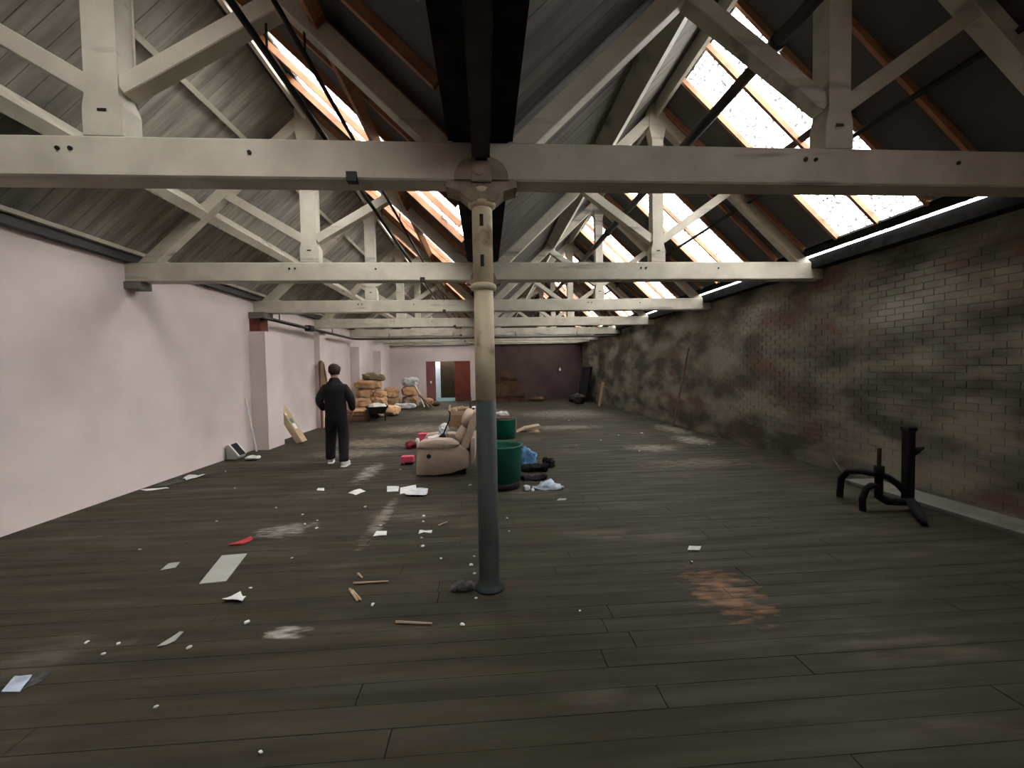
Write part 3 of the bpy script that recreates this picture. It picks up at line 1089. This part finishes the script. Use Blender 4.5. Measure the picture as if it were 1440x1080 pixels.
def on_face(bm, t0, t1, y0, y1, lift=.004):
    p0, p1 = Vector((.19, 0, .03)), Vector((-.30, 0, .90))
    n = Vector((.87, 0, .49))
    a, b = p0.lerp(p1, t0) + n * lift, p0.lerp(p1, t1) + n * lift
    a2, b2 = p0.lerp(p1, t0) - n * .002, p0.lerp(p1, t1) - n * .002
    prism(bm, [(a.x, a.z), (b.x, b.z), (b2.x, b2.z), (a2.x, a2.z)], y0, y1, 'y')
    return bm


obj('white_label', on_face(bmesh.new(), .36, .50, .19, .33), white_m, o)
obj('teal_label', on_face(bmesh.new(), .52, .64, .19, .33), teal, o)
obj('white_tape', on_face(bmesh.new(), .74, .80, .142, .22), white_m, o)
o = obj('white_batten', tube(bmesh.new(), [(-4.92, 9.12, 0), (-5.05, 9.02, 1.15)], .017, 6), white_m, None)
tag(o, 'thin white batten leaning on the pilaster corner', 'batten')
o = thing('flatbed_scanner', 'grey and white flatbed scanner tipped against the pink wall foot', 'appliance', (-4.80, 8.45, 0))
bm = bmesh.new()
prism(bm, [(-.24, .0), (-.06, .0), (-.02, .06), (-.20, .29), (-.26, .27)], -.16, .12, 'y')
obj('housing', bev(bm, .01, 1), grey_m, o)
bm = bmesh.new()
prism(bm, [(-.025, .072), (-.19, .288), (-.185, .293), (-.018, .076)], -.13, .09, 'y')
obj('control_panel', bm, black_cloth, o)
for y0, y1 in ((-.16, -.125), (.085, .12)):
    bm = bmesh.new()
    prism(bm, [(-.025, .07), (-.20, .298), (-.19, .305), (-.012, .076)], y0, y1, 'y')
    obj('white_edge', bm, white_m, o)
rag('crushed_tray', -4.58, 8.33, (.26, .2, .07), rubble_m, 'crushed white tray beside the tipped scanner', 'tray', 17, .03)
rag('black_cable', -4.50, 8.18, (.24, .10, .03), black_cloth, 'black cable heap in front of the crushed tray', 'cable', 18, .01)
# tall plank bundle at the wall
o = thing('wooden_post', 'tall brown wooden post with offcuts tied to its top against the pink wall', 'post', (-4.88, 12.6, 0))
obj('post', B(-.03, .03, -.025, .025, 0, 1.95), wood_d, o)
bm = bmesh.new()
prism(bm, [(-.06, 1.10), (.06, 1.12), (.07, 1.98), (.0, 2.03), (-.07, 1.99)], .026, .06, 'y')
obj('offcut', bm, wood_d, o)
bm = bmesh.new()
prism(bm, [(.0, 1.15), (.16, 1.25), (.22, 1.34), (.13, 1.96), (.07, 2.01), (.03, 1.9)], -.06, -.026, 'y')
obj('offcut', bm, cardboard, o)
bm = bmesh.new()
prism(bm, [(.20, 1.15), (.25, 1.16), (.14, 1.92), (.11, 1.92)], -.09, -.061, 'y')
obj('offcut', bm, wood_d, o)
obj('cross_piece', B(-.12, .10, -.05, -.026, .93, .96), wood_d, o)

# ------------------------------------------------------------------ sacks
random.seed(12)


def sack(x, y, z, dims, m, lab, rz=0, tilt=0, seed=1, group='heaped sacks'):
    bm = blob(dims, .72, .075, 5.5, seed, 4)
    o = obj('sack', bm, m, None, True, (x, y, z))
    o.rotation_euler = (0, tilt, rz)
    return tag(o, lab, 'sack', group)


sp = [(-4.56, 15.45, 0, 'bottom left'), (-4.02, 15.45, 0, 'bottom right'), (-4.30, 16.08, 0, 'bottom rear'), (-3.52, 15.75, 0, 'far right foot')]
for i, (x, y, z, w_) in enumerate(sp):
    sack(x, y, z, (.54, .60, .36), sack_m, 'tan sack at the %s of the heap by the pink wall' % w_, random.uniform(-.2, .2), 0, 40 + i, 'tan sacks')
sack(-4.52, 15.52, .335, (.60, .58, .36), sack_m, 'tan sack second layer left on the heap by the pink wall', .1, 0, 50, 'tan sacks')
sack(-3.95, 15.6, .335, (.56, .58, .36), sack_m, 'tan sack second layer right on the heap by the pink wall', -.1, 0, 51, 'tan sacks')
sack(-4.48, 15.6, .67, (.58, .56, .34), sack_m, 'tan sack third layer on the heap by the pink wall', .2, 0, 52, 'tan sacks')
sack(-3.95, 15.68, .67, (.48, .5, .30), sack_m, 'smaller tan sack third layer right on the heap', -.2, 0, 53, 'tan sacks')
sack(-4.36, 15.55, .985, (.96, .54, .34), sack_m, 'broad tan sack slumped near the top of the heap', .1, .06, 54, 'tan sacks')
sack(-4.16, 15.62, 1.30, (.84, .46, .26), sack_g, 'olive green sack lying on top of the tan sack heap', .1, .09, 55, 'tan sacks')
# crate in front of the heap
o = thing('rubble_crate', 'dark red-brown crate with pinkish rubble beside the wheelbarrow', 'crate', (-4.46, 14.55, 0))
for z in (.02, .13, .24):
    bm = bmesh.new()
    box(bm, -.42, .36, -.30, -.28, z, z + .09)
    box(bm, -.42, .36, .28, .30, z, z + .09)
    obj('board', bm, wood_d, o)
for x in (-.42, .34):
    obj('end_board', B(x, x + .02, -.28, .28, 0, .34), wood_d, o)
obj('bottom', B(-.40, .34, -.28, .28, .01, .03), wood_d, o)
rag('rubble', -4.48, 14.55, (.66, .50, .42), sack_m, 'pinkish brown rubble heaped in the dark crate', 'rubble', 61, .07, 0, .035)
# wheelbarrow
wb = thing('wheelbarrow', 'black wheelbarrow seen from the handles beside the sack heap', 'wheelbarrow', (-3.72, 14.35, 0), .25)
bm = bmesh.new()
lo = [(-.24, -.30), (.24, -.30), (.20, .38), (-.20, .38)]
hi = [(-.36, -.46), (.36, -.46), (.32, .58), (-.32, .58)]
z0, z1 = .27, .50
v0 = [bm.verts.new((a, b, z0)) for a, b in lo]
v1 = [bm.verts.new((a, b, z1)) for a, b in hi]
v2 = [bm.verts.new((a * .95, b * .95, z1)) for a, b in hi]
v3 = [bm.verts.new((a * .95, b * .95, z0 + .015)) for a, b in lo]
bm.faces.new(v0[::-1])
bm.faces.new(v3)
for i in range(4):
    j = (i + 1) % 4
    bm.faces.new((v0[i], v0[j], v1[j], v1[i]))
    bm.faces.new((v1[i], v1[j], v2[j], v2[i]))
    bm.faces.new((v2[i], v2[j], v3[j], v3[i]))
obj('tray', bm, iron, wb)
for s in (-1, 1):
    obj('handle', tube(bmesh.new(), [(s * .33, -.85, .56), (s * .30, -.45, .44), (s * .20, -.1, .25), (s * .07, .75, .17)], .019, 8), iron, wb, True)
    obj('leg', tube(bmesh.new(), [(s * .27, -.30, .36), (s * .26, -.34, .02), (s * .26, -.10, .02), (s * .24, .02, .26)], .016, 8), iron, wb, True)
bm = bmesh.new()
tube(bm, [(-.04, .72, .18), (.04, .72, .18)], .18, 20)
obj('wheel', bm, iron, wb)
o = rag('white_rubble', -3.72, 14.38, (.56, .70, .33), rubble_m, 'white plaster rubble heaped in the wheelbarrow tray', 'rubble', 71, .07, .25, .30)

# second heap by the end wall
sack(-4.24, 18.95, 0, (.78, .66, .44), sack_b, 'brown sack low at the left of the far heap', .1, 0, 80, 'far heap')
sack(-4.26, 19.0, .42, (.68, .58, .50), sack_m, 'tan sack upright on the left of the far heap', .1, 0, 81, 'far heap')
sack(-3.44, 19.1, 0, (.76, .66, .48), sack_b, 'brown sack in the middle foot of the far heap', 0, 0, 82, 'far heap')
sack(-3.46, 19.1, .46, (.70, .6, .48), sack_m, 'tan sack in the middle layer of the far heap', .1, 0, 83, 'far heap')
sack(-3.42, 19.08, .92, (.74, .58, .42), sack_w, 'grey-white plastic sack crowning the far heap', .1, .04, 84, 'far heap')
sack(-3.55, 18.42, 0, (.90, .36, .24), sack_w, 'grey-white sack lying flat before the far heap', .05, 0, 85, 'far heap')
sack(-2.74, 19.45, 0, (.56, .5, .34), sack_b, 'small brown sack at the right end of the far heap', .3, 0, 86, 'far heap')
for i, (x0, z0, x1, z1, m, lab) in enumerate([(-3.15, 1.05, -2.75, .05, rubble_m, 'white board tipped down the right of the far heap'), (-3.05, .85, -2.55, .05, wood_l, 'pale lath sloping down the right of the far heap'), (-2.95, .62, -2.35, .06, wood_d, 'brown lath sloping lowest on the far heap')]):
    o = obj('lath', tube(bmesh.new(), [(x0, 18.70 - .12 * i, z0), (x1, 18.66 - .12 * i, z1)], [.05, .04], 4), m)
    tag(o, lab, 'lath', 'laths on the far heap')
o = obj('rubbish_lump', blob((.4, .35, .22), .8, .04, 6, 88, 3), card_dark, None, True, (-2.35, 19.6, 0))
tag(o, 'dark lump of rubbish nearest the doorway by the far heap', 'rubbish')

# dark stack right of the column at the end wall
random.seed(5)
z = 0
for i in range(11):
    wd = 1.85 - .07 * i + random.uniform(-.12, .12)
    x = 1.22 - .035 * i + random.uniform(-.08, .08)
    hgt = random.uniform(.13, .17)
    bm = bmesh.new()
    segs = 10
    top = []
    bot = []
    for k in range(segs + 1):
        u = -wd / 2 + wd * k / segs
        droop = -.012 * (abs(u) / (wd / 2)) ** 3 * (1 if i else 0)
        bot.append((u, droop))
        top.append((u, droop + hgt))
    prism(bm, bot + top[::-1], -.35, .35, 'y')
    o = obj('cardboard_bale', bm, card_dark, None, False, (x, 21.3 + random.uniform(-.08, .08), z))
    o.rotation_euler = (0, 0, random.uniform(-.08, .08))
    wn = ['lowest', 'second lowest', 'third lowest', 'fourth lowest', 'fifth lowest', 'middle sixth', 'seventh up', 'eighth up', 'ninth up', 'next to top', 'topmost'][i]
    tag(o, 'dark brown folded cardboard bale, %s in the stack at the maroon wall' % wn, 'cardboard', 'stacked cardboard bales')
    z += hgt
rag('dark_debris', 2.66, 21.4, (.8, .5, .26), card_dark, 'low dark debris heap right of the cardboard stack', 'debris', 91, .05)
# far right corner
o = obj('leaning_board', B(-.05, .05, -.6, .6, 0, 1.75), black_cloth, None, False, (4.82, 20.4, 0))
o.rotation_euler = (0, math.radians(10), .1)
tag(o, 'tall black panel leaning in the far brick-wall corner', 'panel')
o = obj('pale_plank', B(-.03, .03, -.10, .10, 0, 1.05), wood_l, None, False, (4.92, 17.6, 0))
o.rotation_euler = (0, math.radians(9), 0)
tag(o, 'short pale plank leaning on the far brick wall', 'plank')
o = obj('dark_coil', blob((.75, .5, .42), .9, .08, 6, 95, 3), iron, None, True, (4.25, 18.9, 0))
tag(o, 'dark tangled coil on the floor in the far corner', 'coil')
o = obj('leaning_rod', tube(bmesh.new(), [(5.13, 11.0, 0), (5.33, 10.5, 2.15)], .025, 8), wood_d, None)
tag(o, 'long dark rod leaning on the brick wall', 'rod')
o = thing('hanging_bulb', 'small white bulb hanging before the maroon end wall', 'lamp', (4.08, 22.36, 1.55))
obj('cord', tube(bmesh.new(), [(0, 0, .14), (0, .02, 1.52)], .004, 6), iron, o)
bm = bmesh.new()
lathe(bm, [(.01, -.02), (.045, .01), (.06, .06), (.045, .11), (.02, .15), (.02, .19)], 16)
obj('bulb', bm, white_m, o, True)

# ------------------------------------------------------------------ black gym frame by the brick wall
gf = thing('weight_bench_frame', 'black metal exercise bench frame with curved legs and upright post', 'frame', (4.5, 4.3, 0))


def gput(name, bm, m, smooth=True):
    bmesh.ops.translate(bm, verts=bm.verts, vec=(-4.5, -4.3, 0))
    return obj(name, bm, m, gf, smooth)


gput('upright', bev(B(4.675, 4.765, 4.26, 4.345, .10, .91), .008, 1), black_cloth, False)
gput('upright_cap', bev(B(4.665, 4.775, 4.25, 4.355, .885, .93), .006, 1), black_cloth, False)
gput('hook', tube(bmesh.new(), [(4.75, 4.3, .64), (4.82, 4.3, .665), (4.90, 4.3, .69)], [.05, .035, .012], 8), black_cloth)
gput('curved_leg', tube(bmesh.new(), [(4.72, 4.30, .16), (4.62, 4.32, .28), (4.50, 4.33, .37), (4.38, 4.32, .40), (4.31, 4.45, .41), (4.28, 4.60, .37), (4.31, 4.72, .26), (4.36, 4.79, .10), (4.37, 4.81, 0)], .036, 10), black_cloth)
gput('inner_leg', tube(bmesh.new(), [(4.38, 4.30, .27), (4.28, 4.30, .285), (4.22, 4.30, .25), (4.185, 4.31, .13), (4.19, 4.31, 0)], .034, 10), black_cloth)
gput('base_rail', tube(bmesh.new(), [(4.37, 4.30, .16), (4.46, 4.29, .10), (4.60, 4.28, .09), (4.74, 4.27, .09)], .04, 10), black_cloth)
gput('foot', tube(bmesh.new(), [(4.74, 4.30, .10), (4.60, 4.12, .10), (4.45, 3.93, .07), (4.36, 3.81, .03)], [.05, .048, .042, .03], 10), black_cloth)
gput('sleeve', tube(bmesh.new(), [(4.37, 4.30, .14), (4.37, 4.30, .49)], .04, 12), black_cloth)
gput('sleeve_collar', tube(bmesh.new(), [(4.37, 4.30, .42), (4.37, 4.30, .50)], .05, 12), black_cloth)
gput('adjuster_pin', tube(bmesh.new(), [(4.37, 4.30, .49), (4.37, 4.30, .70)], .02, 10), olive_m)
o = obj('thin_stick', tube(bmesh.new(), [(4.20, 4.72, .50), (4.335, 4.72, .31), (4.42, 4.76, .17)], .007, 6), grey_m)
tag(o, 'thin pale stick poking up beside the black exercise frame', 'stick')

# ------------------------------------------------------------------ litter on the floor


def sheet(name, poly, m, lab, cat='paper', curl=.01, th=.003, seed=0, group=None):
    cx = sum(p[0] for p in poly) / len(poly)
    cy = sum(p[1] for p in poly) / len(poly)
    bm = bmesh.new()
    f = bm.faces.new([bm.verts.new((x - cx, y - cy, 0)) for x, y in poly])
    bmesh.ops.triangulate(bm, faces=[f])
    bmesh.ops.subdivide_edges(bm, edges=bm.edges[:], cuts=3, use_grid_fill=True)
    for v in bm.verts:
        v.co.z = curl * (1 + noise.noise(v.co * 9 + Vector((seed * 3.7, seed, 0)))) * .8
    zm = min(v.co.z for v in bm.verts)
    for v in bm.verts:
        v.co.z -= zm
    r = bmesh.ops.extrude_face_region(bm, geom=bm.faces[:])
    bmesh.ops.translate(bm, verts=[g for g in r['geom'] if isinstance(g, bmesh.types.BMVert)], vec=(0, 0, th))
    o = obj(name, bm, m, None, False, (cx, cy, .0))
    return tag(o, lab, cat, group)


sheet('grey_board', [(-2.29, 3.36), (-2.1, 3.38), (-2.22, 3.89), (-2.43, 3.87)], grey_m, 'flat rectangular grey board lying on the floor', 'board', .001, .006, 1)
sheet('grey_card', [(-2.79, 3.64), (-2.69, 3.67), (-2.73, 3.78), (-2.81, 3.76)], grey_m, 'small grey card left of the grey board', 'card', .004, .003, 2)
sheet('red_cloth', [(-2.5, 4.09), (-2.38, 4.1), (-2.34, 4.21), (-2.40, 4.29), (-2.45, 4.2)], red_m, 'red rag beyond the grey board', 'rag', .02, .008, 3)
sheet('crumpled_paper', [(-1.94, 3.07), (-1.78, 3.04), (-1.80, 3.12), (-1.83, 3.13), (-1.89, 3.21)], white_m, 'white crumpled paper in front of the grey board', 'paper', .035, .004, 4)
sheet('white_paper', [(-1.91, 5.75), (-1.77, 5.61), (-1.69, 5.79), (-1.81, 5.91)], white_m, 'white paper on the floor between person and recliner', 'paper', .01, .003, 5)
sheet('white_paper', [(-2.4, 5.92), (-2.29, 5.9), (-2.34, 6.03), (-2.43, 6.04)], white_m, 'small white paper slip just in front of the person', 'paper', .006, .003, 6)
sheet('white_paper', [(-1.38, 5.72), (-1.23, 5.73), (-1.27, 5.98), (-1.45, 6.01)], white_m, 'square white sheet left of the papers before the recliner', 'paper', .006, .003, 7)
sheet('white_paper', [(-1.18, 5.6), (-0.98, 5.74), (-1.04, 6.03), (-1.24, 5.91)], white_m, 'white sheet tucked under the plastic wrap before the recliner', 'paper', .004, .002, 8)
o = sheet('plastic_wrap', [(-1.1, 5.50), (-.95, 5.44), (-.80, 5.46), (-.82, 5.72), (-1.06, 5.80)], plastic_w, 'crumpled translucent plastic wrap on papers before the recliner', 'plastic', .045, .004, 9)
o.location.z = .012
sheet('white_paper', [(-1.16, 4.18), (-1.03, 4.19), (-1.05, 4.3), (-1.16, 4.31)], white_m, 'white scrap of paper on the pale scuffed streak', 'paper', .006, .003, 10)
sheet('white_paper', [(-.71, 4.19), (-.66, 4.22), (-.58, 4.2), (-.58, 4.27), (-.65, 4.25), (-.71, 4.28)], white_m, 'bow-shaped white scrap left of the column', 'paper', .01, .004, 11)
sheet('torn_packet', [(-2.58, 2.29), (-2.48, 2.28), (-2.54, 2.4), (-2.63, 2.4)], paleblue, 'bluish white torn packet at the near left of the floor', 'packet', .02, .004, 12)
sheet('torn_wrapper', [(-2.478, 2.29), (-2.44, 2.36), (-2.47, 2.43), (-2.535, 2.41)], rag_m, 'dull grey torn wrapper beside the bluish packet', 'wrapper', .01, .003, 13)
sheet('torn_paper', [(-2.02, 2.58), (-1.98, 2.60), (-1.955, 2.64), (-1.97, 2.73), (-2.0, 2.74), (-2.0, 2.67)], grey_m, 'long torn pale paper on the near left floor', 'paper', .015, .003, 14)
sheet('white_paper', [(-5.05, 6.29), (-4.9, 6.2), (-4.66, 6.31), (-4.74, 6.36)], white_m, 'white paper strip at the foot of the pink wall', 'paper', .008, .003, 15)
sheet('plastic_wrap', [(-4.87, 6.88), (-4.72, 6.75), (-4.6, 7.0), (-4.8, 7.06)], plastic_w, 'crumpled clear plastic at the foot of the pink wall', 'plastic', .04, .004, 16)
sheet('dark_board', [(-4.97, 6.40), (-4.78, 6.42), (-4.72, 6.70), (-4.9, 6.81)], rag_m, 'dark flat board between white strip and clear plastic', 'board', .002, .012, 17)
sheet('white_paper', [(1.78, 3.54), (1.88, 3.52), (1.94, 3.6), (1.84, 3.63)], white_m, 'torn white scrap near the rusty floor stain', 'paper', .012, .003, 18)
sheet('white_paper', [(.86, 5.06), (.98, 5.08), (1.0, 5.14), (.9, 5.14)], grey_m, 'pale scrap in front of the pale blue cloth', 'paper', .01, .003, 19)
rag('dark_rag', -.21, 3.08, (.17, .10, .05), rag_m, 'dark crumpled rag at the left foot of the near column', 'rag', 33, .03)

sticks = [((-1.06, 3.24), (-.79, 3.24), 'longer pale wood splinter lying across the floor left of the column'), ((-1.06, 3.15), (-.95, 2.98), 'pale wood splinter lying lengthwise in front of the longer one'),
          ((-1.07, 3.39), (-1.01, 3.31), 'tiny wood splinter behind the longer splinter'), ((-.62, 2.70), (-.38, 2.66), 'pale wood splinter nearest the camera'),
          ((-1.035, 3.13), (-.93, 2.99), 'second splinter doubled beside the lengthwise one'), ((-.53, 4.38), (-.44, 4.47), 'thin splinter beyond the near column on its left')]
for i, (a, b, lab) in enumerate(sticks):
    cx, cy = (a[0] + b[0]) / 2, (a[1] + b[1]) / 2
    o = obj('wood_splinter', tube(bmesh.new(), [(a[0] - cx, a[1] - cy, .009), (b[0] - cx, b[1] - cy, .009)], [.010, .007], 5), wood_l, None, False, (cx, cy, 0))
    tag(o, lab, 'splinter', 'wood splinters')
peb = [(-0.1, 2.94), (-0.42, 3.6), (-1.76, 3.76), (-1.61, 2.79), (-1.82, 2.56), (-2.51, 2.68), (-1.01, 1.81), (-1.67, 2.11), (0.61, 2.72), (-1.84, 3.25), (-1.15, 4.45), (-3.32, 4.1), (-3.66, 6.18), (1.7, 3.31), (0.21, 4.53), (0.21, 4.14), (3.86, 9.98), (3.23, 9.87), (-0.73, 4.68), (-0.71, 4.52), (-0.66, 4.08), (-0.62, 3.87), (-2.0, 4.59), (-1.91, 4.7), (-4.45, 7.28), (-0.18, 2.63), (-0.83, 2.93), (-2.16, 4.91), (-1.82, 4.45), (-3.06, 4.81), (-2.29, 2.64), (-2.3, 2.55), (4.66, 8.34), (2.61, 12.85), (-1.45, 6.95), (-.25, 5.9), (-.12, 3.30), (-.15, 3.45), (-.13, 3.62), (2.6, 9.2), (1.9, 8.6), (3.0, 7.9), (-2.6, 5.2), (-1.5, 5.1)]
random.seed(8)
pm = []
for i in range(3):
    pm.append(finish(blob((.04, .028, .016), .7, .006, 30, i + 3, 1), False))
for i, (x, y) in enumerate(peb):
    o = link('plaster_crumb', pm[i % 3], white_m, None, (x, y, 0))
    sc = random.uniform(.5, 1.0) * (1.0 + .12 * max(0, y - 3))
    o.scale = (sc, sc, sc)
    o.rotation_euler = (0, 0, random.uniform(0, 3))
    tag(o, 'small white plaster crumb scattered on the dark floor', 'crumb', 'plaster crumbs on the floor')
